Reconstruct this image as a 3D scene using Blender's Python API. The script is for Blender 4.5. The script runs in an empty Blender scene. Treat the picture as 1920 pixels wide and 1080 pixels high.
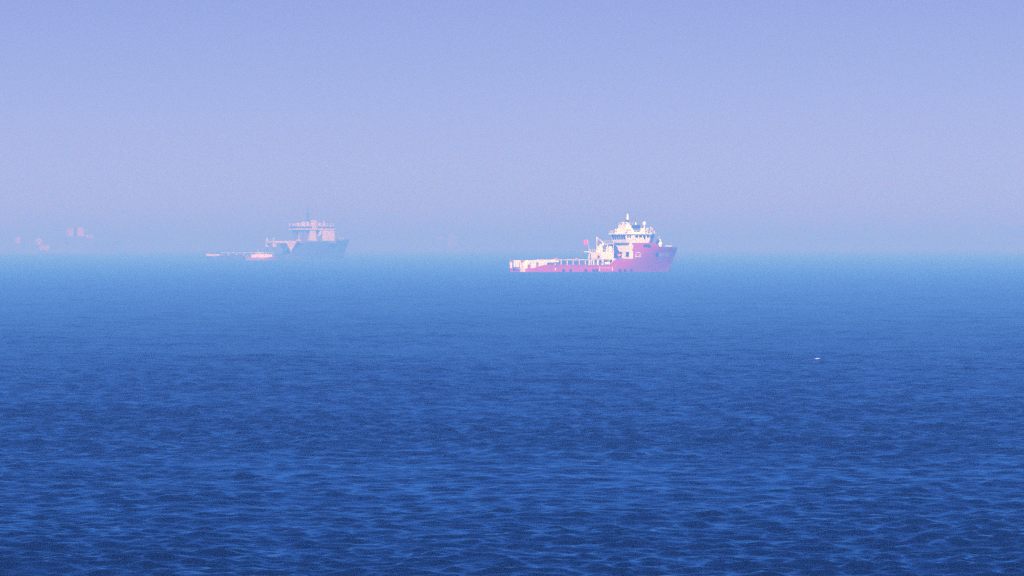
import bpy, bmesh, math, random
import numpy as np
from mathutils import Vector, Matrix
R = math.radians
random.seed(7)
scene = bpy.context.scene
COL = scene.collection

# ---------------------------------------------------------------- camera
CAM_H = 10.02
cam_d = bpy.data.cameras.new('camera')
cam = bpy.data.objects.new('camera', cam_d); COL.objects.link(cam)
cam_d.sensor_width = 36.0
cam_d.lens = 36.0 * 10538.0 / 1920.0
cam_d.clip_start = 1.0; cam_d.clip_end = 80000.0
cam.location = (0, 0, CAM_H)
cam.rotation_euler = (R(90) - math.atan(78.0 / 10538.0), 0, 0)
scene.camera = cam

# ---------------------------------------------------------------- sky and sun
SUN_AZ, SUN_EL = 195.0, 31.0      # compass-like: 0 = +Y, clockwise; the sun stands behind the camera's left shoulder
sx = math.sin(R(SUN_AZ)) * math.cos(R(SUN_EL)); sy = math.cos(R(SUN_AZ)) * math.cos(R(SUN_EL)); sz = math.sin(R(SUN_EL))
world = bpy.data.worlds.new('World'); scene.world = world; world.use_nodes = True
wn = world.node_tree; wn.nodes.clear()
w_out = wn.nodes.new('ShaderNodeOutputWorld'); w_bg = wn.nodes.new('ShaderNodeBackground')
w_sky = wn.nodes.new('ShaderNodeTexSky'); w_sky.sky_type = 'NISHITA'; w_sky.sun_disc = False
w_sky.sun_elevation = R(SUN_EL); w_sky.sun_rotation = R(SUN_AZ)
w_sky.air_density = 0.27; w_sky.dust_density = 0.0; w_sky.ozone_density = 3.0; w_sky.altitude = 0.0
w_tint = wn.nodes.new('ShaderNodeMix'); w_tint.data_type = 'RGBA'; w_tint.blend_type = 'MULTIPLY'   # the photograph's cool, slightly magenta white balance
w_tint.inputs['Factor'].default_value = 1.0; w_tint.inputs['B'].default_value = (1.02, 0.69, 0.76, 1)
wn.links.new(w_sky.outputs['Color'], w_tint.inputs['A']); wn.links.new(w_tint.outputs['Result'], w_bg.inputs['Color'])
w_bg.inputs['Strength'].default_value = 0.05
wn.links.new(w_bg.outputs['Background'], w_out.inputs['Surface'])

sun_d = bpy.data.lights.new('sun', 'SUN'); sun = bpy.data.objects.new('sun', sun_d); COL.objects.link(sun)
sun_d.energy = 5.0; sun_d.angle = R(0.53); sun_d.color = (1.0, 0.97, 0.95)
sun.rotation_euler = Vector((sx, sy, sz)).to_track_quat('Z', 'Y').to_euler()

vs = scene.view_settings
vs.view_transform = 'Standard'; vs.look = 'None'; vs.gamma = 1.0; vs.use_curve_mapping = False
vs.exposure = 1.0
scene.render.engine = 'CYCLES'
cy = scene.cycles
cy.use_denoising = False
cy.use_adaptive_sampling = False
cy.max_bounces = 4; cy.diffuse_bounces = 2; cy.glossy_bounces = 2; cy.transmission_bounces = 2; cy.volume_bounces = 0
cy.sample_clamp_indirect = 4.0

# ---------------------------------------------------------------- materials
def mat(name, col, rough=0.5, metal=0.0, wear=0.0, wear_col=None, scale=0.35, streak=True):
    """painted steel: base colour, soft blotches of wear with vertical run-off, slight relief"""
    m = bpy.data.materials.new(name); m.use_nodes = True
    nt = m.node_tree; p = nt.nodes['Principled BSDF']
    p.inputs['Roughness'].default_value = rough; p.inputs['Metallic'].default_value = metal
    if wear > 0:
        tc = nt.nodes.new('ShaderNodeTexCoord'); mp = nt.nodes.new('ShaderNodeMapping')
        mp.inputs['Scale'].default_value = (1, 1, 0.3 if streak else 1)
        nz = nt.nodes.new('ShaderNodeTexNoise'); nz.inputs['Scale'].default_value = scale; nz.inputs['Detail'].default_value = 6
        rp = nt.nodes.new('ShaderNodeValToRGB'); rp.color_ramp.elements[0].position = 0.45; rp.color_ramp.elements[1].position = 0.75
        ml = nt.nodes.new('ShaderNodeMath'); ml.operation = 'MULTIPLY'; ml.inputs[1].default_value = wear
        mx = nt.nodes.new('ShaderNodeMix'); mx.data_type = 'RGBA'
        mx.inputs['A'].default_value = (*col, 1); mx.inputs['B'].default_value = (*(wear_col or tuple(c * 0.5 for c in col)), 1)
        nt.links.new(tc.outputs['Object'], mp.inputs['Vector']); nt.links.new(mp.outputs['Vector'], nz.inputs['Vector'])
        nt.links.new(nz.outputs['Fac'], rp.inputs['Fac']); nt.links.new(rp.outputs['Color'], ml.inputs[0])
        nt.links.new(ml.outputs['Value'], mx.inputs['Factor']); nt.links.new(mx.outputs['Result'], p.inputs['Base Color'])
    else:
        p.inputs['Base Color'].default_value = (*col, 1)
    return m

M = dict(
    red=mat('red_hull_paint', (0.44, 0.007, 0.020), 0.45, wear=0.8, wear_col=(0.32, 0.03, 0.03), scale=0.25),
    white=mat('white_marine_paint', (0.80, 0.80, 0.77), 0.45, wear=0.25, wear_col=(0.55, 0.50, 0.42)),
    cream=mat('cream_paint', (0.78, 0.66, 0.42), 0.5, wear=0.3),
    navy=mat('dark_blue_shade_paint', (0.012, 0.022, 0.055), 0.45, wear=0.5, wear_col=(0.05, 0.04, 0.05)),  # dark blue boxes and openings, some of it standing in for shade
    black=mat('black_paint', (0.015, 0.018, 0.022), 0.5, wear=0.3, wear_col=(0.05, 0.04, 0.035)),
    deck=mat('green_grey_deck_paint', (0.06, 0.09, 0.08), 0.8, wear=0.6, wear_col=(0.12, 0.08, 0.05), streak=False),
    grey=mat('grey_machinery_haze_paint', (0.16, 0.18, 0.20), 0.55, wear=0.4),  # machinery grey; on the far hulls it carries the haze tone
    glass=mat('dark_window_glass', (0.01, 0.02, 0.035), 0.06),
    orange=mat('orange_paint', (0.75, 0.16, 0.03), 0.5, wear=0.2),
    flagred=mat('red_flag_cloth', (0.70, 0.03, 0.06), 0.8, wear=0.2),
    buff=mat('dulled_buff_paint', (0.40, 0.36, 0.30), 0.6, wear=0.4),  # dulled so haze is in the faintest ship's colour; the float shares it
    pale=mat('hazed_white_paint', (0.60, 0.57, 0.52), 0.5, wear=0.35, wear_col=(0.40, 0.34, 0.28)),  # white with the dulling of haze put into the colour
    slate=mat('hazed_blue_hull_paint', (0.05, 0.065, 0.10), 0.5, wear=0.5, wear_col=(0.06, 0.05, 0.05)),  # dark blue lightened, haze put into the colour
    dusty=mat('faded_red_paint', (0.34, 0.07, 0.08), 0.6, wear=0.4),
    teal=mat('teal_emblem_paint', (0.0, 0.10, 0.13), 0.5),
    rust=mat('rusty_steel', (0.20, 0.08, 0.04), 0.8, wear=0.6, wear_col=(0.08, 0.04, 0.03)),
)

def sea_material():
    m = bpy.data.materials.new('sea_water'); m.use_nodes = True
    nt = m.node_tree; nt.nodes.remove(nt.nodes['Principled BSDF']); out = nt.nodes['Material Output']
    body = nt.nodes.new('ShaderNodeBsdfDiffuse'); body.inputs['Color'].default_value = (0.0001, 0.003, 0.013, 1)    # light coming back out of deep water
    gl = nt.nodes.new('ShaderNodeBsdfGlossy'); gl.inputs['Color'].default_value = (0.19, 0.58, 1.0, 1)
    fr = nt.nodes.new('ShaderNodeFresnel'); fr.inputs['IOR'].default_value = 1.333
    mixs = nt.nodes.new('ShaderNodeMixShader')
    damp = nt.nodes.new('ShaderNodeMapRange'); damp.inputs['To Min'].default_value = 1.0; damp.inputs['To Max'].default_value = 0.72   # wave fronts hide one another where they are not modelled
    mul = nt.nodes.new('ShaderNodeMath'); mul.operation = 'MULTIPLY'
    nt.links.new(fr.outputs['Fac'], mul.inputs[0]); nt.links.new(damp.outputs['Result'], mul.inputs[1]); nt.links.new(mul.outputs['Value'], mixs.inputs['Fac'])
    nt.links.new(body.outputs['BSDF'], mixs.inputs[1]); nt.links.new(gl.outputs['BSDF'], mixs.inputs[2])
    nt.links.new(mixs.outputs['Shader'], out.inputs['Surface'])
    at = nt.nodes.new('ShaderNodeAttribute'); at.attribute_name = 'unresolved'      # chop too fine for the relief becomes gloss
    rr = nt.nodes.new('ShaderNodeMapRange'); rr.inputs['To Min'].default_value = 0.10; rr.inputs['To Max'].default_value = 0.50
    nt.links.new(at.outputs['Fac'], damp.inputs['Value']); nt.links.new(at.outputs['Fac'], rr.inputs['Value']); nt.links.new(rr.outputs['Result'], gl.inputs['Roughness'])
    tc = nt.nodes.new('ShaderNodeTexCoord')
    prev = None
    for sc, dist, stretch, rot in ((1.6, 0.025, 0.8, 0.35), (5.0, 0.010, 0.8, -0.3)):
        mp = nt.nodes.new('ShaderNodeMapping'); mp.inputs['Scale'].default_value = (stretch, 1, 1); mp.inputs['Rotation'].default_value = (0, 0, rot)
        nz = nt.nodes.new('ShaderNodeTexNoise'); nz.inputs['Scale'].default_value = sc; nz.inputs['Detail'].default_value = 3; nz.inputs['Roughness'].default_value = 0.55
        b = nt.nodes.new('ShaderNodeBump'); b.inputs['Strength'].default_value = 1.0; b.inputs['Distance'].default_value = dist
        nt.links.new(tc.outputs['Object'], mp.inputs['Vector']); nt.links.new(mp.outputs['Vector'], nz.inputs['Vector'])
        nt.links.new(nz.outputs['Fac'], b.inputs['Height'])
        if prev: nt.links.new(prev.outputs['Normal'], b.inputs['Normal'])
        prev = b
    for n in (fr, gl): nt.links.new(prev.outputs['Normal'], n.inputs['Normal'])
    return m

# ---------------------------------------------------------------- the sea: one sheet, waves are real relief inside the seen sector
def build_sea():
    rng = np.random.default_rng(11)
    HALF = R(7.0); NC = 440; C = 0.0011; D0, D1 = 130.0, 2700.0
    nr = int(math.log(D1 / D0) / C)
    d = D0 * np.exp(C * np.arange(nr + 1)); ang = np.linspace(-HALF, HALF, NC + 1)
    DD, AA = np.meshgrid(d, ang, indexing='ij')
    X = (DD * np.tan(AA)).ravel(); Y = DD.ravel(); sp = (C * DD).ravel()
    H = np.zeros_like(X); DX = np.zeros_like(X); DY = np.zeros_like(X)
    # gusts: slow patches in which the chop is rougher or calmer
    gust = np.zeros_like(X)
    for i in range(14):
        lam = 10 ** rng.uniform(1.25, 2.3); a = rng.uniform(0, 2 * math.pi); ph = rng.uniform(0, 7)
        gust += np.sin((X * math.cos(a) * 0.6 + Y * math.sin(a)) * 2 * math.pi / lam + ph)
    gust = np.clip(1.0 + 0.08 * gust, 0.65, 1.4)
    full = np.zeros(1); part = np.zeros_like(X)
    NW = 150; wind = R(-70)
    for i in range(NW):
        lam = 0.45 * (24 / 0.45) ** ((i + rng.uniform()) / NW)
        w = math.exp(-(math.log(lam / 1.3) / 0.8) ** 2) + 0.2 * math.exp(-(math.log(lam / 11) / 0.5) ** 2)   # slope spectrum: chop near 1.3 m on a low swell
        slope = 0.044 * w
        a = slope * lam / (2 * math.pi); k = 2 * math.pi / lam
        th = wind + rng.normal(0, 0.95); cx, cyy = math.cos(th), math.sin(th)
        f = np.clip((lam / sp - 1.8) / 1.8, 0, 1)
        full += slope ** 2; part += (slope * f) ** 2
        if f.max() <= 0: continue
        A = a * f * (gust if lam < 9 else 1.0)
        ph = k * (X * cx + Y * cyy) + rng.uniform(0, 2 * math.pi)
        s, c = np.sin(ph), np.cos(ph)
        H += A * c; DX -= 0.35 * A * s * cx; DY -= 0.35 * A * s * cyy
    edge = np.clip((HALF - np.abs(AA.ravel())) / R(0.6), 0, 1) * np.clip((Y - D0) / 15, 0, 1) * np.clip((D1 - Y) / 1400, 0, 1)
    lean = np.clip(H / 0.10, -1.2, 1.7)                       # the wind pushes the crests over: short steep fronts, long backs
    DX -= 0.02 * lean; DY -= 0.060 * lean * np.abs(lean)
    unres = 1 - np.sqrt(part / full[0]) * edge
    X2, Y2, Z2 = X + DX * edge, Y + DY * edge, H * edge
    n1 = nr + 1; m1 = NC + 1
    idx = np.arange(n1 * m1).reshape(n1, m1)
    quads = np.stack([idx[:-1, :-1], idx[:-1, 1:], idx[1:, 1:], idx[1:, :-1]], -1).reshape(-1, 4)
    verts = np.stack([X2, Y2, Z2], 1)
    # flat rest of the sheet out to the horizon, sharing the sector's corners
    FAR = 26000.0
    xn, xf = D0 * math.tan(HALF), D1 * math.tan(HALF)
    extra = np.array([[-FAR, -4000, 0], [FAR, -4000, 0], [FAR, FAR, 0], [-FAR, FAR, 0],
                      [-xn, D0, 0], [xn, D0, 0], [xf, D1, 0], [-xf, D1, 0]], float)
    b = len(verts); verts = np.concatenate([verts, extra])
    quads = np.concatenate([quads, np.array([[b, b+1, b+5, b+4], [b+1, b+2, b+6, b+5], [b+2, b+3, b+7, b+6], [b+3, b, b+4, b+7]])])
    me = bpy.data.meshes.new('sea')
    me.vertices.add(len(verts)); me.vertices.foreach_set('co', verts.astype(np.float32).ravel())
    nq = len(quads)
    me.loops.add(nq * 4); me.loops.foreach_set('vertex_index', quads.astype(np.int32).ravel())
    me.polygons.add(nq); me.polygons.foreach_set('loop_start', np.arange(0, nq * 4, 4, dtype=np.int32))
    me.polygons.foreach_set('loop_total', np.full(nq, 4, dtype=np.int32))
    me.polygons.foreach_set('use_smooth', np.ones(nq, dtype=bool))
    me.update(calc_edges=True)
    at = me.attributes.new('unresolved', 'FLOAT', 'POINT'); at.data.foreach_set('value', np.concatenate([unres, np.ones(8)]).astype(np.float32))
    me.materials.append(sea_material())
    o = bpy.data.objects.new('sea', me); COL.objects.link(o); o['kind'] = 'structure'
    return o
build_sea()

# ---------------------------------------------------------------- the haze
def build_haze():
    bm = bmesh.new(); bmesh.ops.create_cube(bm, size=1.0)
    X, Y0, Y1, Z0, Z1 = 27000.0, -5000.0, 27000.0, -2.0, 47.0
    bmesh.ops.transform(bm, matrix=Matrix.Translation((0, (Y0 + Y1) / 2, (Z0 + Z1) / 2)) @ Matrix.Diagonal((2 * X, Y1 - Y0, Z1 - Z0, 1)), verts=bm.verts)
    me = bpy.data.meshes.new('haze'); bm.to_mesh(me); bm.free()
    m = bpy.data.materials.new('sea_haze'); m.use_nodes = True; nt = m.node_tree; nt.nodes.clear()
    out = nt.nodes.new('ShaderNodeOutputMaterial'); v = nt.nodes.new('ShaderNodeVolumePrincipled')
    v.inputs['Color'].default_value = (0.075, 0.235, 1.0, 1)
    v.inputs['Absorption Color'].default_value = (0.78, 0.61, 1, 1)      # blue marine air that takes up a little red and green
    v.inputs['Density'].default_value = 1.25e-3
    v.inputs['Anisotropy'].default_value = -0.01
    v.inputs['Density Attribute'].default_value = ''
    v.inputs['Temperature Attribute'].default_value = ''
    nt.links.new(v.outputs['Volume'], out.inputs['Volume'])
    m.cycles.homogeneous_volume = True
    me.materials.append(m)
    o = bpy.data.objects.new('haze', me); COL.objects.link(o); o['kind'] = 'stuff'
build_haze()

# ---------------------------------------------------------------- mesh helpers
# ship frame: x = metres forward of the transom, y = metres to port, z = metres above the water
class MB:
    def __init__(s): s.bm = bmesh.new()
    def poly(s, pts):
        return s.bm.faces.new([s.bm.verts.new(p) for p in pts])
    def box(s, x0, x1, y0, y1, z0, z1, bev=0.0):
        r = bmesh.ops.create_cube(s.bm, size=1.0)
        bmesh.ops.transform(s.bm, matrix=Matrix.Translation(((x0+x1)/2, (y0+y1)/2, (z0+z1)/2)) @ Matrix.Diagonal((x1-x0, y1-y0, z1-z0, 1)), verts=r['verts'])
        if bev > 0:
            es = list({e for v in r['verts'] for e in v.link_edges})
            bmesh.ops.bevel(s.bm, geom=es, offset=bev, segments=1, affect='EDGES')
        return s
    def bar(s, p, q, r0, r1=None, n=8):
        p, q = Vector(p), Vector(q); d = q - p; r1 = r0 if r1 is None else r1
        r = bmesh.ops.create_cone(s.bm, cap_ends=True, segments=n, radius1=r0, radius2=r1, depth=d.length)
        bmesh.ops.transform(s.bm, matrix=Matrix.Translation((p + q) / 2) @ d.to_track_quat('Z', 'Y').to_matrix().to_4x4(), verts=r['verts'])
        return s
    def ball(s, c, r, sz=1.0, n=16):
        q = bmesh.ops.create_uvsphere(s.bm, u_segments=n, v_segments=n // 2, radius=r)
        bmesh.ops.transform(s.bm, matrix=Matrix.Translation(c) @ Matrix.Diagonal((1, 1, sz, 1)), verts=q['verts'])
        return s
    def prism(s, outline, z0, z1, top=None):
        """plan outline [(x,y)...] extruded z0..z1; top = outline of the upper ring (same count)"""
        top = top or outline; n = len(outline)
        a = [s.bm.verts.new((x, y, z0)) for x, y in outline]; b = [s.bm.verts.new((x, y, z1)) for x, y in top]
        s.bm.faces.new(list(reversed(a))); s.bm.faces.new(b)
        for i in range(n): s.bm.faces.new((a[i], a[(i+1) % n], b[(i+1) % n], b[i]))
        return s
    def side(s, outline, y0, y1):
        """profile [(x,z)...] extruded across the ship"""
        n = len(outline)
        a = [s.bm.verts.new((x, y0, z)) for x, z in outline]; b = [s.bm.verts.new((x, y1, z)) for x, z in outline]
        s.bm.faces.new(a); s.bm.faces.new(list(reversed(b)))
        for i in range(n): s.bm.faces.new((a[(i+1) % n], a[i], b[i], b[(i+1) % n]))
        return s
    def mesh(s, name, m, smooth=False):
        bmesh.ops.recalc_face_normals(s.bm, faces=s.bm.faces)
        me = bpy.data.meshes.new(name); s.bm.to_mesh(me); s.bm.free(); me.materials.append(M[m])
        if smooth:
            for p in me.polygons: p.use_smooth = True
        return me
    def build(s, name, m, parent=None, smooth=False, label=None):
        return link(name, s.mesh(name, m, smooth), parent, label)

def link(name, me, parent=None, label=None):
    o = bpy.data.objects.new(name, me); COL.objects.link(o)
    if parent is not None: o.parent = parent
    if label: o['label'] = label
    return o
def thing(name, label, cat, loc, rz, group=None):
    o = bpy.data.objects.new(name, None); COL.objects.link(o); o.location = loc; o.rotation_euler = (0, 0, rz); o.empty_display_size = 5
    o['label'] = label; o['category'] = cat
    if group: o['group'] = group
    return o
_cache = {}
def window(root, p, u, v, w, h, m='glass', name='window', d=0.10):
    """a pane with depth: centre p, horizontal dir u, up dir v"""
    key = (name, round(w, 2), round(h, 2), m)
    if key not in _cache: _cache[key] = MB().box(-w/2, w/2, -h/2, h/2, -d, d).mesh(name, m)
    o = link(name, _cache[key], root)
    u, v = Vector(u).normalized(), Vector(v).normalized(); n = u.cross(v); v = n.cross(u)
    mx = Matrix((u, v, n)).transposed().to_4x4(); mx.translation = Vector(p)
    o.matrix_local = mx
    return o

class Hull:
    """half-breadth b(s, z) with flared bow and raked stem; the same function shapes hull, forecastle and decks"""
    def __init__(s, L, B, wl, rake_z, taper0, taper1, topz, stern_r=1.6):
        s.L, s.B, s.wl, s.rz, s.t0, s.t1, s.top, s.sr = L, B, wl, rake_z, taper0, taper1, topz, stern_r
    def end(s, z):
        if z <= 0: return s.wl + 0.25 * z
        return s.wl + (s.L - s.wl) * min(1.0, z / s.rz) ** 0.9
    def hb(s, x, z):
        t = max(0.0, min(1.0, z / s.top)); s0 = s.t0 + (s.t1 - s.t0) * t; e = s.end(z); h = s.B / 2
        if x > s0: h *= max(0.0, 1 - ((x - s0) / (e - s0)) ** (1.75 + 0.55 * t))
        if x < s.sr: h -= s.sr - math.sqrt(max(0.0, s.sr ** 2 - (s.sr - x) ** 2))
        if z < 0: h *= 1 + 0.06 * z
        return max(h, 0.0)
    def loft(s, x0, zlo, zhi, nx=64, nz=10, transom=True):
        """shell from x0 to the stem between the heights zlo(x) and zhi(x); both sides, stem and transom closed"""
        bm = bmesh.new(); rows = []
        us = [(i / nx) for i in range(nx + 1)]
        us = sorted(set(us + [0.005, 0.012, 0.022] + [1 - 0.004, 1 - 0.010]))
        for u in us:
            row = []
            for j in range(nz + 1):
                xa = x0 + u * (s.L - x0); z = zlo(xa) + (zhi(xa) - zlo(xa)) * j / nz
                x = x0 + u * (s.end(z) - x0)
                row.append((x, s.hb(x, z) if u < 1 else 0.0, z))
            rows.append(row)
        P = [[bm.verts.new((x, y, z)) for x, y, z in r] for r in rows]; S = [[bm.verts.new((x, -y, z)) for x, y, z in r] for r in rows]
        for i in range(len(us) - 1):
            for j in range(nz):
                bm.faces.new((P[i][j], P[i+1][j], P[i+1][j+1], P[i][j+1])); bm.faces.new((S[i][j+1], S[i+1][j+1], S[i+1][j], S[i][j]))
        for j in range(nz if transom else 0): bm.faces.new((P[0][j], P[0][j+1], S[0][j+1], S[0][j]))
        bmesh.ops.remove_doubles(bm, verts=bm.verts, dist=0.002)
        m = MB(); m.bm.free(); m.bm = bm
        return m
    def deck(s, x0, x1, z, inset=0.08, n=30, t=0.15):
        x1 = min(x1, s.end(z) - 0.4)
        xs = [x0 + (x1 - x0) * i / n for i in range(n + 1)]
        ol = [(x, s.hb(x, z) - inset) for x in xs if s.hb(x, z) > inset + 0.02]
        ol = ol + [(x, -y) for x, y in reversed(ol)]
        return MB().prism(ol, z - t, z)

def rail(root, pts, h=1.05, step=1.6, m='white', name='railing', r=0.05, mid=True):
    mb = MB()
    for a, b in zip(pts, pts[1:]):
        a, b = Vector(a), Vector(b); up = Vector((0, 0, h)); n = max(1, int((b - a).length / step))
        mb.bar(a + up, b + up, r, n=5)
        if mid: mb.bar(a + up * 0.5, b + up * 0.5, r * 0.8, n=5)
        for i in range(n + 1):
            q = a.lerp(b, i / n); mb.bar(q, q + up, r, n=5)
    return mb.build(name, m, root)

def stretch(x, knots):
    for (a, va), (b, vb) in zip(knots, knots[1:]):
        if x <= b: return va + (vb - va) * max(0.0, (x - a) / (b - a))
    return knots[-1][1]

# ---------------------------------------------------------------- the red supply ship
def red_ship():
    H = Hull(70.2, 16.0, 66.2, 9.0, 36.0, 50.0, 10.0)
    ship = thing('supply_ship', 'red hulled offshore supply ship with tall white wheelhouse, nearest and sharpest of the ships', 'ship', (1.92, 2200, 0), R(25))
    sheer = lambda x: stretch(x, [(0, 1.5), (3.5, 1.5), (8.2, 2.85), (37.6, 2.75), (40.2, 5.2), (71, 5.2)])
    hull = H.loft(0, lambda x: -3.0, sheer, 84, 10).build('hull', 'red', ship)
    fore_top = lambda x: stretch(x, [(46.8, 11.4), (57.0, 11.4), (58.2, 10.0), (71, 9.7)])
    fc = H.loft(46.8, lambda x: 5.2, fore_top, 44, 9, False)
    fc.build('forecastle', 'red', ship)
    H.deck(0.3, 47, 1.30).build('working_deck', 'deck', ship)
    H.deck(39.6, 66, 5.0).build('shelter_deck', 'deck', ship)
    H.deck(46.9, 68, 8.9).build('forecastle_deck', 'deck', ship)
    H.deck(46.9, 57.0, 11.30).build('bridge_deck', 'deck', ship)
    # black rubbing strake and boot-top line
    def strip(z0, z1, x0, x1, off, mm, name):
        for sgn in (-1, 1):
            mb = MB(); n = 40; a = []; b = []
            for i in range(n + 1):
                x = x0 + (x1 - x0) * i / n
                a.append((x, sgn * (H.hb(x, z0) + off), z0)); b.append((x, sgn * (H.hb(x, z1) + off), z1))
            ai = [mb.bm.verts.new(p) for p in a]; bi = [mb.bm.verts.new(p) for p in b]
            ci = [mb.bm.verts.new((p[0], p[1] - sgn * (off + 0.1), p[2])) for p in b]; di = [mb.bm.verts.new((p[0], p[1] - sgn * (off + 0.1), p[2])) for p in a]
            for i in range(n):
                mb.bm.faces.new((ai[i], ai[i+1], bi[i+1], bi[i])); mb.bm.faces.new((bi[i], bi[i+1], ci[i+1], ci[i])); mb.bm.faces.new((di[i], di[i+1], ai[i+1], ai[i]))
            mb.build(name, mm, hull)
    strip(2.42, 2.62, 13, 37, 0.12, 'red', 'rubbing_strake')
    # stern bulwark: cream-white horseshoe with openings
    def zt(x): return stretch(x, [(0, 4.1), (0.6, 4.5), (1.6, 4.62), (12.5, 4.62), (14.2, 4.4)])
    def zb(x): return sheer(x) - 0.05
    def bul(xs0, xs1, sgn, lo=None, hi=None, n=6, mm='white', name='stern_bulwark'):
        mb = MB(); va, vb, vc, vd = [], [], [], []
        for i in range(n + 1):
            x = xs0 + (xs1 - xs0) * i / n; y = H.hb(x, 2) - 0.03; z0 = lo if lo else zb(x); z1 = hi if hi else zt(x)
            yo, yi = sgn * y, sgn * (y - 0.35)
            va.append(mb.bm.verts.new((x, yo, z0))); vb.append(mb.bm.verts.new((x, yo, z1))); vc.append(mb.bm.verts.new((x, yi, z1))); vd.append(mb.bm.verts.new((x, yi, z0)))
        for i in range(n):
            for p, q in ((va, vb), (vb, vc), (vc, vd), (vd, va)): mb.bm.faces.new((p[i], p[i+1], q[i+1], q[i]))
        for k in (0, n): mb.bm.faces.new((va[k], vb[k], vc[k], vd[k]))
        return mb.build(name, mm, ship)
    for sgn in (-1, 1):
        bul(0.02, 0.9, sgn)                        # corner post
        bul(2.3, 4.6, sgn); bul(6.0, 9.2, sgn); bul(9.2, 12.6, sgn, lo=3.75)
        bul(0.9, 2.3, sgn, lo=4.0); bul(4.6, 6.0, sgn, lo=3.9)
        bul(12.6, 14.6, sgn, lo=3.9, n=3)
    # stern gate posts and cross pieces at the transom
    for y0, y1 in ((-6.5, -5.4), (-3.4, -2.6), (2.6, 3.4), (5.4, 6.5)):
        MB().box(0.05, 0.55, y0, y1, 1.4, 4.35, 0.06).build('stern_post', 'white', ship)
    MB().box(0.0, 0.5, 3.4, 6.5, 4.0, 4.55, 0.05).build('stern_header', 'red', ship)
    MB().box(0.0, 0.5, -6.5, -3.4, 4.0, 4.55, 0.05).build('stern_header', 'red', ship)
    mb = MB().bar((0.25, -2.6, 1.2), (0.25, 2.6, 1.2), 0.75, n=18); mb.build('stern_roller', 'rust', ship, True)
    MB().box(-0.35, 0.5, -7.0, -3.6, 0.0, 1.75, 0.08).build('quarter_block', 'cream', ship)
    # crash rails with stanchions
    for sgn in (-1, 1):
        y = sgn * 7.45
        mb = MB().bar((12.0, y, 4.72), (37.9, y, 4.72), 0.16, n=8)
        cr = mb.build('crash_rail', 'cream', ship)
        x = 13.0
        while x < 37.5:
            MB().box(x - 0.11, x + 0.11, y - 0.14, y + 0.14, 1.3, 4.66).build('stanchion', 'white', cr); x += 2.62
    for x in (13.4, 22.4, 31.6):
        MB().box(x - 0.5, x + 0.5, -7.75, -7.2, 4.9, 5.5, 0.08).build('rail_locker', 'orange', ship)
    MB().box(14.5, 34.0, 7.0, 7.2, 1.3, 4.45).build('rail_shade_screen', 'deck', ship)  # dark screen added behind the stanchions, its colour standing for port-side shade
    # cargo-rail end gussets
    for sgn in (-1, 1):
        y = sgn * 7.85
        MB().side([(36.4, 2.75), (37.4, 2.75), (39.9, 5.25), (36.2, 5.25), (36.2, 4.85), (38.4, 4.85)], y - 0.1, y + 0.1).build('rail_gusset', 'white', ship)
    # winch house on posts
    MB().box(34.0, 39.3, -6.2, 6.2, 5.0, 7.75, 0.12).build('winch_house', 'white', ship)
    for x, y in ((34.3, -5.9), (34.3, 5.9), (34.3, -2.0), (34.3, 2.0), (39.0, -5.9), (39.0, 5.9)):
        MB().box(x - 0.22, x + 0.22, y - 0.22, y + 0.22, 1.3, 5.02).build('winch_house_post', 'white', ship)
    MB().bar((36.5, -3.6, 2.9), (36.5, 3.6, 2.9), 1.35, n=20).build('towing_winch', 'grey', ship)
    MB().box(35.0, 36.6, -7.2, -6.3, 2.9, 3.9, 0.1).build('deck_locker', 'white', ship)
    window(ship, (33.99, 4.2, 6.3), (0, -1, 0), (0, 0, 1), 0.9, 2.0, name='door', m='grey')
    window(ship, (33.99, -3.3, 5.9), (0, -1, 0), (0, 0, 1), 1.6, 1.0)
    MB().box(31.6, 34.0, 4.6, 5.0, 7.75, 8.05).build('davit_arm', 'white', ship)
    rail(ship, [(39.2, 6.1, 7.75), (34.1, 6.1, 7.75), (34.1, -6.1, 7.75), (39.2, -6.1, 7.75)])
    # flag at its staff
    st = MB().bar((34.2, 5.2, 7.7), (33.2, 5.2, 12.9), 0.07, 0.05).build('flagstaff', 'white', ship)
    mb = MB(); n = 8; g = [[mb.bm.verts.new((33.3 - 2.1 * i / n * 1.0, 5.2 + 0.18 * math.sin(i * 1.4), 10.9 + 1.8 * j - 0.35 * (i / n) ** 2 + 0.05 * math.sin(i * 1.2 + j))) for j in (0, 1)] for i in range(n + 1)]
    for i in range(n): mb.bm.faces.new((g[i][0], g[i+1][0], g[i+1][1], g[i][1]))
    mb.build('flag', 'flagred', st)
    # deck crane, boom folded
    cr = MB().bar((35.6, -2.6, 7.7), (35.6, -2.6, 10.6), 0.55, 0.42, 12).build('crane_pedestal', 'white', ship)
    MB().box(34.9, 36.3, -3.3, -1.9, 10.3, 11.0, 0.1).build('crane_cab', 'white', cr)
    MB().bar((36.3, -2.6, 10.6), (36.1, -2.6, 11.6), 0.25, 0.22).bar((36.1, -2.6, 11.6), (33.5, -2.6, 13.6), 0.25, 0.18).build('crane_boom', 'white', cr)
    MB().bar((33.5, -2.6, 13.6), (33.6, -2.6, 8.6), 0.2, 0.12).build('crane_jib', 'white', cr)
    # funnels, shade block, platform, exhausts
    for y in (-4.4, 4.4):
        f = MB().side([(36.8, 7.7), (39.2, 7.7), (39.0, 9.6), (38.2, 10.4), (37.2, 9.9)], y - 0.7, y + 0.7).build('funnel', 'white', ship)
        for dx in (0.3, 0.95, 1.6):
            MB().bar((37.2 + dx, y, 9.3), (37.0 + dx, y, 12.5), 0.17).build('exhaust_pipe', 'rust', f)
    MB().box(36.4, 39.4, -6.0, -1.4, 10.9, 11.15).build('funnel_platform', 'white', ship)
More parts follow.
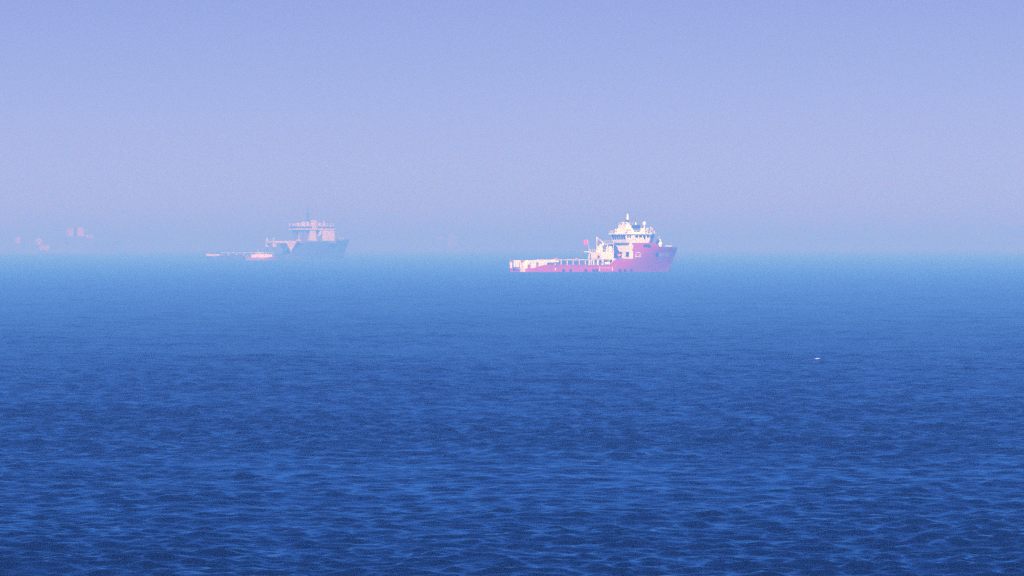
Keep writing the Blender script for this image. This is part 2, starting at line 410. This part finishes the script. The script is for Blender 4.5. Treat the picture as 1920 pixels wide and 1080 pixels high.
    for x, y in ((36.6, -5.8), (36.6, -1.6), (39.2, -5.8), (39.2, -1.6)):
        MB().bar((x, y, 7.7), (x, y, 10.95), 0.12).build('platform_post', 'white', ship)
    rail(ship, [(39.3, -1.5, 11.15), (36.5, -1.5, 11.15), (36.5, -5.9, 11.15), (39.3, -5.9, 11.15)])
    MB().side([(42.2, 5.0), (45.4, 5.0), (45.4, 8.0), (45.0, 9.6), (44.2, 10.6), (43.0, 11.0), (42.2, 11.0)], 2.4, 4.6).build('shade_block', 'navy', ship)  # dark solid standing in for the funnel's shadow on the white wall
    # small rescue boat in its cradle by the shade block
    rb = MB().ball((41.6, -6.6, 6.6), 1.0, 0.55).build('rescue_boat', 'orange', ship, True)
    MB().box(40.9, 42.3, -6.8, -6.4, 5.0, 6.2).build('boat_cradle', 'grey', rb)
    # accommodation block under the bridge
    MB().prism([(46.0, -6.4), (50.0, -6.4), (56.0, -4.8), (56.0, 4.8), (50.0, 6.4), (46.0, 6.4)], 5.0, 11.6).build('accommodation_block', 'white', ship)
    for y, w in ((2.6, 4.6), (-4.6, 2.6)):
        o = window(ship, (45.98, y, 6.9), (0, -1, 0), (0, 0, 1), w, 1.9, name='aft_opening', m='navy')
    MB().box(45.4, 45.9, 0.0, 6.3, 5.6, 6.0).build('aft_coaming', 'white', ship)
    for (a, b) in ((48.0, 5.6), (49.9, 5.6)):
        MB().box(a - 0.12, a + 0.12, -7.95, -7.75, b, b + 2.1).build('side_frame', 'white', ship)
    MB().box(48.0, 49.9, -8.05, -7.85, 7.45, 7.7).build('side_frame', 'white', ship)
    MB().box(48.0, 49.9, -8.05, -7.85, 5.9, 6.15).build('side_frame', 'white', ship)
    # dark panel in the forecastle flank, standing in for shade under the bridge
    mb = MB().box(50.6, 54.4, -H.hb(52.5, 10.2) - 0.05, -H.hb(52.5, 10.2) + 0.6, 9.7, 10.8); mb.build('flank_shade', 'navy', ship)
    # wheelhouse: windows lean outward
    lo = [(44.9, -6.3), (54.6, -6.5), (57.6, -3.4), (57.6, 3.4), (54.6, 6.5), (44.9, 6.3)]
    mid = [(44.6, -6.5), (54.8, -6.7), (57.9, -3.5), (57.9, 3.5), (54.8, 6.7), (44.6, 6.5)]
    hi = [(44.1, -6.7), (54.9, -6.9), (58.4, -3.7), (58.4, 3.7), (54.9, 6.9), (44.1, 6.7)]
    wh = MB().prism(lo, 11.45, 12.75, mid).build('wheelhouse', 'white', ship)
    MB().prism(mid, 12.75, 14.75, hi).build('window_band', 'white', wh)
    roof = [(43.4, -7.1), (55.2, -7.4), (59.3, -4.1), (59.3, 4.1), (55.2, 7.4), (43.4, 7.1)]
    rf = MB().prism(roof, 14.75, 15.15).build('roof', 'white', wh)
    def band(p0, p1, q0, q1, fr, h0, h1, n, gap, zb0=12.75, zb1=14.75, w=None):
        """n windows along the leaning face p0-p1 (bottom edge) / q0-q1 (top edge)"""
        for i in range(n):
            t = fr[0] + (fr[1] - fr[0]) * (i + 0.5) / n
            a = Vector((*p0, zb0)).lerp(Vector((*p1, zb0)), t); b = Vector((*q0, zb1)).lerp(Vector((*q1, zb1)), t)
            u = Vector((*p1, 0)) - Vector((*p0, 0)); W = u.length * (fr[1] - fr[0]) / n - gap
            k0 = (h0 - zb0) / (zb1 - zb0); k1 = (h1 - zb0) / (zb1 - zb0)
            c = a.lerp(b, (k0 + k1) / 2)
            window(wh, c, u, b - a, w or W, (h1 - h0))
    band(mid[5], mid[0], hi[5], hi[0], (0.04, 0.96), 12.85, 14.55, 6, 0.55)
    band(mid[0], mid[1], hi[0], hi[1], (0.03, 0.22), 13.5, 14.5, 2, 0.35)
    band(mid[0], mid[1], hi[0], hi[1], (0.36, 0.99), 13.55, 14.5, 4, 0.5)
    band(mid[0], mid[1], hi[0], hi[1], (0.74, 0.80), 12.9, 13.5, 1, 0.05, w=0.55)
    band(mid[1], mid[2], hi[1], hi[2], (0.03, 0.97), 13.3, 14.5, 3, 0.3)
    band(mid[2], mid[3], hi[2], hi[3], (0.03, 0.97), 13.3, 14.5, 5, 0.3)
    band(mid[3], mid[4], hi[3], hi[4], (0.03, 0.97), 13.3, 14.5, 3, 0.3)
    band(mid[4], mid[5], hi[4], hi[5], (0.03, 0.97), 13.5, 14.5, 7, 0.5)
    rail(wh, [(43.8, 6.7, 15.15), (43.8, -6.7, 15.15), (55.0, -7.0, 15.15), (58.8, -3.9, 15.15), (58.8, 3.9, 15.15)], h=1.1, step=1.2)
    # house on the wheelhouse roof
    th = MB().prism([(45.0, -4.8), (53.6, -4.8), (53.6, 4.8), (45.0, 4.8)], 15.15, 17.2, [(45.8, -4.2), (53.4, -4.2), (53.4, 4.2), (45.8, 4.2)]).build('roof_house', 'white', ship)
    MB().prism([(45.8, -3.4), (49.2, -3.4), (49.2, 3.4), (45.8, 3.4)], 17.2, 18.4).build('top_box', 'white', th)
    rail(th, [(49.0, 3.4, 18.4), (45.9, 3.4, 18.4), (45.9, -3.4, 18.4), (49.0, -3.4, 18.4)], h=1.0, step=1.1)
    MB().box(48.1, 51.5, -4.6, -3.6, 17.15, 18.45, 0.05).build('louvre_box', 'navy', th)
    MB().side([(48.8, 15.9), (51.2, 15.9), (51.4, 17.1), (48.3, 17.1)], -4.95, -4.6).build('shade_base', 'grey', th)  # grey puts the shade below the box into the colour
    for x in (45.9, 46.9):
        window(th, (x + 0.2, -4.55, 16.4), (1, 0, 0), (0, 0.25, 1), 0.5, 0.4, name='porthole')
    # mast
    ms = MB().bar((48.2, 0, 18.3), (48.2, 0, 20.6), 1.0, 0.5, 10).bar((48.3, 0, 20.6), (48.3, 0, 23.0), 0.62, 0.22, 10).build('mast', 'white', ship)
    MB().bar((48.3, 0, 22.9), (48.3, 0, 27.9), 0.10, 0.05).build('topmast', 'grey', ms)
    MB().bar((48.3, -2.4, 23.4), (48.3, 2.4, 23.4), 0.10).bar((47.0, 0, 23.2), (50.0, 0, 23.6), 0.08).build('yard', 'grey', ms)
    MB().box(47.2, 51.8, -0.15, 0.15, 20.55, 20.75).build('radar_arm', 'grey', ms)
    MB().box(50.2, 52.6, -0.25, 0.25, 20.85, 21.1).build('radar_scanner', 'grey', ms)
    MB().box(46.8, 49.7, -1.9, 1.9, 20.45, 20.6).build('mast_platform', 'grey', ms)
    MB().bar((46.0, 1.5, 18.4), (46.0, 1.5, 20.6), 0.05).build('whip_aerial', 'grey', ms)
    MB().bar((46.6, -1.6, 18.4), (46.6, -1.6, 21.2), 0.05).build('whip_aerial', 'grey', ms)
    # domes, lamps and aerials on the roof
    def dome(x, y, z, r, sz, z0, nm='radome'):
        o = MB().bar((x, y, z0), (x, y, z - r * 0.7), 0.22, 0.3).build('dome_pedestal', 'white', ship)
        MB().ball((x, y, z), r, sz).build(nm, 'white', o, True)
    dome(54.6, -2.2, 19.0, 0.75, 1.25, 15.15); dome(51.6, -0.6, 19.0, 0.36, 1.4, 17.2); dome(46.6, 0.4, 19.3, 0.42, 1.1, 18.3)
    for x, y, h in ((55.4, -6.2, 2.6), (54.2, -5.8, 2.2), (56.6, -4.6, 2.0), (53.4, -6.4, 1.7), (57.6, -3.0, 1.9), (44.6, -5.8, 1.6), (44.4, 3.0, 1.8)):
        MB().bar((x, y, 15.1), (x, y, 15.1 + h), 0.09).box(x - 0.25, x + 0.25, y - 0.25, y + 0.25, 15.0 + h * 0.8, 15.1 + h).build('searchlight_post', 'white', ship)
    # foredeck: white tapered house, windlass, rails
    fh = MB().prism([(60.6, -1.7), (63.4, -1.7), (63.4, 1.7), (60.6, 1.7)], 8.9, 12.9, [(61.6, -0.35), (62.6, -0.35), (62.6, 0.35), (61.6, 0.35)]).build('foredeck_house', 'white', ship)
    for x in (61.2, 62.8):
        window(fh, (x, -1.33, 10.4), (1, 0, 0), (0, 0.33, 1), 0.4, 0.6, name='porthole')
    MB().bar((62.1, 0, 12.8), (62.1, 0, 14.2), 0.08).build('foremast_pole', 'white', fh)
    MB().bar((65.2, -1.6, 9.6), (65.2, 1.6, 9.6), 0.55, n=14).build('windlass', 'grey', ship)
    MB().box(63.9, 66.6, -2.4, -2.2, 10.0, 10.35).build('bow_fairlead', 'white', ship)
    # bow emblem, name and flank marks, curved onto the plating
    def on_hull(x, z, off=0.05): return (x, -(H.hb(x, z) + off), z)
    mb = MB(); c = mb.bm.verts.new(on_hull(58.3, 6.75, 0.07)); n = 20
    ring = [mb.bm.verts.new(on_hull(58.3 + 0.95 * math.cos(2 * math.pi * i / n), 6.75 + (1.15 if math.sin(2 * math.pi * i / n) > 0 else 0.9) * math.sin(2 * math.pi * i / n), 0.07)) for i in range(n)]
    for i in range(n): mb.bm.faces.new((c, ring[i], ring[(i+1) % n]))
    mb.build('bow_emblem', 'teal', ship)
    x = 59.6
    for ch, w in zip('RAWABI', (1.0, 1.0, 1.25, 1.0, 0.95, 0.4)):
        cu = bpy.data.curves.new('letter', 'FONT'); cu.body = ch; cu.size = 2.3; cu.resolution_u = 3; cu.offset = 0.045
        to = bpy.data.objects.new('letter_curve', cu); COL.objects.link(to)
        bpy.context.view_layer.update()
        me = bpy.data.meshes.new_from_object(to.evaluated_get(bpy.context.evaluated_depsgraph_get()))
        bpy.data.objects.remove(to)
        bm = bmesh.new(); bm.from_mesh(me)
        bmesh.ops.triangulate(bm, faces=bm.faces); bmesh.ops.subdivide_edges(bm, edges=bm.edges, cuts=1)
        xs = [v.co.x for v in bm.verts]; a, b = min(xs), max(xs)
        for v in bm.verts:
            v.co = on_hull(x + (v.co.x - a) / (b - a) * w * 0.86, 5.85 + v.co.y * 1.05, 0.08)
        bm.to_mesh(me); bm.free(); me.name = 'letter'; me.materials.clear(); me.materials.append(M['white'])
        link('letter', me, ship); x += w
    for xa, xb, za, zb_ in [(32.0, 32.25, 0.3, 2.1), (37.6, 37.85, 0.3, 2.1)] + [(32.7 + 0.62 * i, 33.0 + 0.62 * i, 1.5, 1.75) for i in range(8)] + [(12.7, 13.1, 0.6, 1.5)]:
        MB().box(xa, xb, -8.06, -7.95, za, zb_).build('hull_mark', 'white', ship)
    for x in (16.2, 19.4, 25.9, 29.3, 30.6, 40.8, 43.1, 45.9):
        o = MB().bar((float(x), -8.35, 0.7), (float(x), -7.95, 0.7), 0.55, n=12).build('tyre_fender', 'black', ship)
    return ship
red_ship()

# ---------------------------------------------------------------- the dark-hulled ship in the haze
def dark_ship():
    H = Hull(93.0, 18.0, 88.5, 12.0, 50.0, 66.0, 13.0)
    ship = thing('offshore_vessel', 'dark blue hulled ship with pale superstructure fading into haze left of the red ship', 'ship', (-227.1, 4224.0, 0), R(20)); ship.scale = (1.184,) * 3
    sheer = lambda x: stretch(x, [(0, 2.4), (42, 3.2), (52, 3.6), (56, 8.0), (62, 11.2), (80, 11.8), (94, 13.3)])
    H.loft(0, lambda x: -3, sheer, 70, 8).build('hull', 'slate', ship)
    H.deck(0.3, 56, 2.2).build('working_deck', 'deck', ship); H.deck(60, 90, 10.6).build('forecastle_deck', 'deck', ship)
    MB().box(0.0, 3.8, -8.5, -4.5, 2.0, 3.6, 0.1).build('stern_block', 'cream', ship)
    MB().box(0.0, 3.8, 4.5, 8.5, 2.0, 3.6, 0.1).build('stern_block', 'cream', ship)
    for sgn in (-1, 1):
        MB().bar((10, sgn * 8.4, 4.4), (40, sgn * 8.4, 4.4), 0.22).build('crash_rail', 'pale', ship)
        for x in range(10, 41, 5):
            MB().box(x - 0.15, x + 0.15, sgn * 8.4 - 0.15, sgn * 8.4 + 0.15, 2.2, 4.3).build('stanchion', 'pale', ship)
    # gantry over the aft deck
    MB().box(39.5, 55.0, -8.2, 8.2, 10.4, 12.0, 0.15).build('gantry_beam', 'pale', ship)
    for sgn in (-1, 1):
        MB().box(39.5, 41.6, sgn * 7.4 - 0.7, sgn * 7.4 + 0.7, 8.0, 10.4, 0.1).build('gantry_leg', 'pale', ship)
        MB().side([(48.6, 10.4), (54.6, 10.4), (52.3, 6.5), (51.4, 5.0), (50.9, 6.5)], sgn * 7.4 - 0.7, sgn * 7.4 + 0.7).build('gantry_bracket', 'pale', ship)
        MB().box(39.8, 40.6, sgn * 6.6 - 0.4, sgn * 6.6 + 0.4, 12.0, 14.0).build('gantry_light', 'pale', ship)
        MB().bar((40.5, sgn * 7.4, 2.2), (40.5, sgn * 7.4, 8.0), 0.35).build('gantry_post', 'slate', ship)
        MB().bar((51.6, sgn * 7.4, 2.2), (51.6, sgn * 7.4, 5.0), 0.4).build('gantry_post', 'slate', ship)
    # accommodation: grey under-deck, pale blocks, bridge
    MB().box(57.5, 82.0, -7.4, 7.4, 10.5, 17.0).build('deckhouse', 'grey', ship)
    MB().prism([(63.0, -7.6), (68.8, -7.6), (68.8, 7.6), (63.0, 7.6)], 12.0, 19.0, [(64.6, -7.6), (68.0, -7.6), (68.0, 7.6), (64.6, 7.6)]).build('accommodation_block', 'pale', ship)
    MB().box(72.8, 81.0, -7.7, 7.7, 11.9, 19.0, 0.15).build('accommodation_block', 'pale', ship)
    MB().side([(69.4, 15.0), (71.2, 15.0), (73.4, 20.0), (71.8, 20.0)], -7.75, 7.75).build('stair_tower', 'pale', ship)
    MB().box(57.0, 62.5, -6.8, 6.8, 17.2, 19.0).build('boat_deck', 'grey', ship)
    for x in (56.4, 59.2):
        MB().bar((x, -7.0, 11.2), (x + 1.2, -7.0, 16.0), 0.3).bar((x + 1.2, -7.0, 16.0), (x + 3.0, -7.0, 16.4), 0.25).build('davit', 'pale', ship)
    MB().box(55.6, 58.6, -7.6, -5.6, 11.4, 12.8, 0.3).build('lifeboat', 'orange', ship)
    wh = MB().box(55.0, 81.0, -8.2, 8.2, 19.0, 19.9).build('wheelhouse_sill', 'pale', ship)
    MB().box(56.0, 80.0, -7.6, 7.6, 19.9, 21.2).build('wheelhouse', 'grey', ship)
    for i in range(9):
        window(wh, (57.6 + 2.7 * i, -7.62, 20.55), (1, 0, 0), (0, 0, 1), 1.9, 1.0)
    for i in range(6):
        window(wh, (55.98, 5.6 - 2.25 * i, 20.55), (0, -1, 0), (0, 0, 1), 1.6, 1.0)
    MB().box(55.2, 80.4, -8.0, 8.0, 21.2, 21.7).build('wheelhouse_roof', 'pale', ship)
    MB().box(65.8, 68.6, -8.3, -5.0, 19.95, 25.2, 0.1).build('lift_tower', 'pale', ship)
    for x, w, h in ((57.5, 1.6, 1.8), (61.0, 2.0, 2.4), (64.0, 1.4, 2.6), (72.0, 1.0, 2.0), (75.0, 0.7, 3.0)):
        MB().box(x - w / 2, x + w / 2, -4.2, -1.8, 21.7, 21.7 + h, 0.1).build('roof_locker', 'pale', ship)
    rail(ship, [(55.4, 7.8, 21.7), (55.4, -7.8, 21.7), (80, -7.8, 21.7)], h=1.2, step=2.2, r=0.08)
    ms = MB().bar((65.2, 0, 21.6), (65.2, 0, 28.5), 0.9, 0.5).build('mast', 'slate', ship)
    MB().bar((65.2, 0, 28.4), (65.2, 0, 36.6), 0.4, 0.15).build('topmast', 'slate', ms)
    MB().bar((65.2, -4, 27.6), (65.2, 4, 27.6), 0.18).box(62.6, 67.8, -0.3, 0.3, 28.8, 29.3).build('yard', 'slate', ms)
    MB().bar((84.0, 0, 10.6), (84.0, 0, 16.0), 0.25, 0.15).build('foremast', 'grey', ship)
    MB().box(85.2, 88.0, -1.5, 1.5, 10.6, 12.2, 0.15).build('windlass', 'grey', ship)
    rail(ship, [(78.0, -6.2, 12.4), (84.0, -4.4, 12.6), (88.5, -2.0, 13.2)], h=1.1, step=1.8, r=0.07)
dark_ship()

# ---------------------------------------------------------------- the small red and white workboat in front of it
def workboat():
    H = Hull(20.0, 5.6, 18.6, 2.4, 9.0, 13.0, 2.6, 0.6)
    boat = thing('workboat', 'small red hulled workboat with long low white cabin, below the dark ship\'s gantry', 'boat', (-192.3, 4061.5, 0), R(6)); boat.scale = (1.169,) * 3
    H.loft(0, lambda x: -1.0, lambda x: stretch(x, [(0, 1.6), (12, 1.7), (20, 2.6)]), 36, 6).build('hull', 'dusty', boat)
    H.deck(0.2, 18, 1.7).build('deck', 'deck', boat)
    MB().prism([(3.2, -2.3), (16.4, -2.0), (17.6, 0), (16.4, 2.0), (3.2, 2.3)], 1.7, 3.7, [(3.6, -2.1), (15.6, -1.8), (16.6, 0), (15.6, 1.8), (3.6, 2.1)]).build('cabin', 'white', boat)
    MB().box(6.2, 11.0, -1.6, 1.6, 3.7, 5.0, 0.15).build('wheelhouse', 'white', boat)
    for i in range(4): window(boat, (6.9 + 1.15 * i, -1.6, 4.4), (1, 0, 0), (0, 0, 1), 0.8, 0.6)
    MB().bar((7.6, 0, 5.0), (7.4, 0, 7.0), 0.08).build('mast', 'white', boat)
    rail(boat, [(0.3, 2.2, 1.9), (0.3, -2.2, 1.9), (3.0, -2.5, 1.9)], h=1.0, step=1.0)
workboat()

# ---------------------------------------------------------------- the farthest ship
def far_ship():
    H = Hull(122.0, 22.0, 117.0, 14.0, 70.0, 88.0, 15.0)
    ship = thing('anchor_handler', 'farthest ship at the left edge, only pale upperworks showing faintly through haze', 'ship', (-719.0, 8123.0, 0), R(16)); ship.scale = (1.31,) * 3
    H.loft(0, lambda x: -3, lambda x: stretch(x, [(0, 3.0), (52, 4.0), (60, 12.0), (100, 13.0), (122, 14.5)]), 50, 6).build('hull', 'grey', ship)  # grey hull colour takes in the haze
    H.deck(0.3, 56, 2.8).build('working_deck', 'deck', ship); H.deck(60, 116, 11.6).build('forecastle_deck', 'deck', ship)
    MB().box(0.5, 4.5, -9.6, 9.6, 11.0, 17.5, 0.3).build('stern_gantry_head', 'pale', ship)
    for sgn in (-1, 1): MB().box(1.0, 3.4, sgn * 9 - 0.8, sgn * 9 + 0.8, 2.8, 11.2).build('stern_gantry_leg', 'grey', ship)
    cr = MB().bar((17.5, 0, 2.8), (17.5, 0, 21), 1.8, 1.2).build('crane_post', 'grey', ship)
    MB().bar((17.5, 0, 20), (11.5, -2, 14), 0.7).build('crane_boom', 'grey', cr)
    MB().box(24.0, 29.0, -9, 9, 9.0, 16.5, 0.2).build('winch_house', 'pale', ship)
    MB().box(27.0, 37.0, -9.4, 9.4, 2.8, 8.8, 0.2).build('deckhouse', 'pale', ship)
    MB().box(58.0, 88.0, -9, 9, 12.0, 18.5).build('accommodation_block', 'grey', ship)
    MB().box(59.0, 65.0, -9.4, 9.4, 18.5, 28.0, 0.2).build('bridge_block', 'pale', ship)
    MB().box(69.0, 76.5, -9.4, 9.4, 18.5, 28.5, 0.2).build('bridge_block', 'pale', ship)
    MB().box(78.5, 87.0, -9.2, 9.2, 17.0, 20.5, 0.2).build('bridge_wing', 'pale', ship)
    MB().box(58.6, 77.0, -8.4, 8.4, 28.5, 29.3).build('bridge_roof', 'grey', ship)
    MB().bar((71, 0, 29.2), (71, 0, 33), 0.7, 0.2).build('mast', 'grey', ship)
far_ship()

# ---------------------------------------------------------------- a last ship, hardly more than a smudge
def faint_ship():
    H = Hull(128.0, 22.0, 123.0, 14.0, 74.0, 92.0, 15.0)
    ship = thing('distant_ship', 'barely visible pale ship between the dark hulled ship and the red ship', 'ship', (-194.0, 12400.0, 0), R(14))
    H.loft(0, lambda x: -3, lambda x: stretch(x, [(0, 9.0), (60, 9.5), (100, 12.0), (128, 14.5)]), 40, 6).build('hull', 'grey', ship)  # haze put into the hull's grey as well
    H.deck(0.3, 122, 8.6).build('main_deck', 'deck', ship)
    MB().box(20, 44, -9, 9, 8.6, 22.0, 0.3).build('deckhouse', 'grey', ship)
    MB().prism([(22, -10), (42, -10), (42, 10), (22, 10)], 26.0, 33.0, [(24, -9), (40, -9), (40, 9), (24, 9)]).build('bridge', 'buff', ship)
    MB().box(24, 40, -8, 8, 22.0, 26.0).build('bridge_front', 'grey', ship)
    MB().box(50, 74, -9, 9, 8.6, 30.0, 0.3).build('tower_block', 'buff', ship)
    MB().box(54, 70, -7, 7, 30.0, 40.0, 0.3).build('tower_top', 'buff', ship)
    MB().bar((33, 0, 33), (33, 0, 42), 0.7, 0.3).build('mast', 'grey', ship)
faint_ship()

# ---------------------------------------------------------------- the white float on the open water
def float_buoy():
    b = thing('float_buoy', 'tiny white float drifting alone on the open water to the right', 'buoy', (27.0, 496.0, 0.08), R(8)); b.scale = (0.85,) * 3
    mb = MB(); n = 14; prof = [(-0.24, 0.02), (-0.20, 0.05), (-0.12, 0.075), (0.09, 0.08), (0.17, 0.06), (0.21, 0.03)]
    rings = [[mb.bm.verts.new((x, r * math.cos(2 * math.pi * i / n), 0.02 + r * math.sin(2 * math.pi * i / n))) for i in range(n)] for x, r in prof]
    for a, c in zip(rings, rings[1:]):
        for i in range(n): mb.bm.faces.new((a[i], a[(i+1) % n], c[(i+1) % n], c[i]))
    mb.bm.faces.new(rings[0]); mb.bm.faces.new(rings[-1])
    mb.build('float_body', 'buff', b, True)
    MB().bar((-0.31, 0, 0.02), (-0.235, 0, 0.02), 0.03, 0.035).build('rope_eye', 'orange', b)
float_buoy()
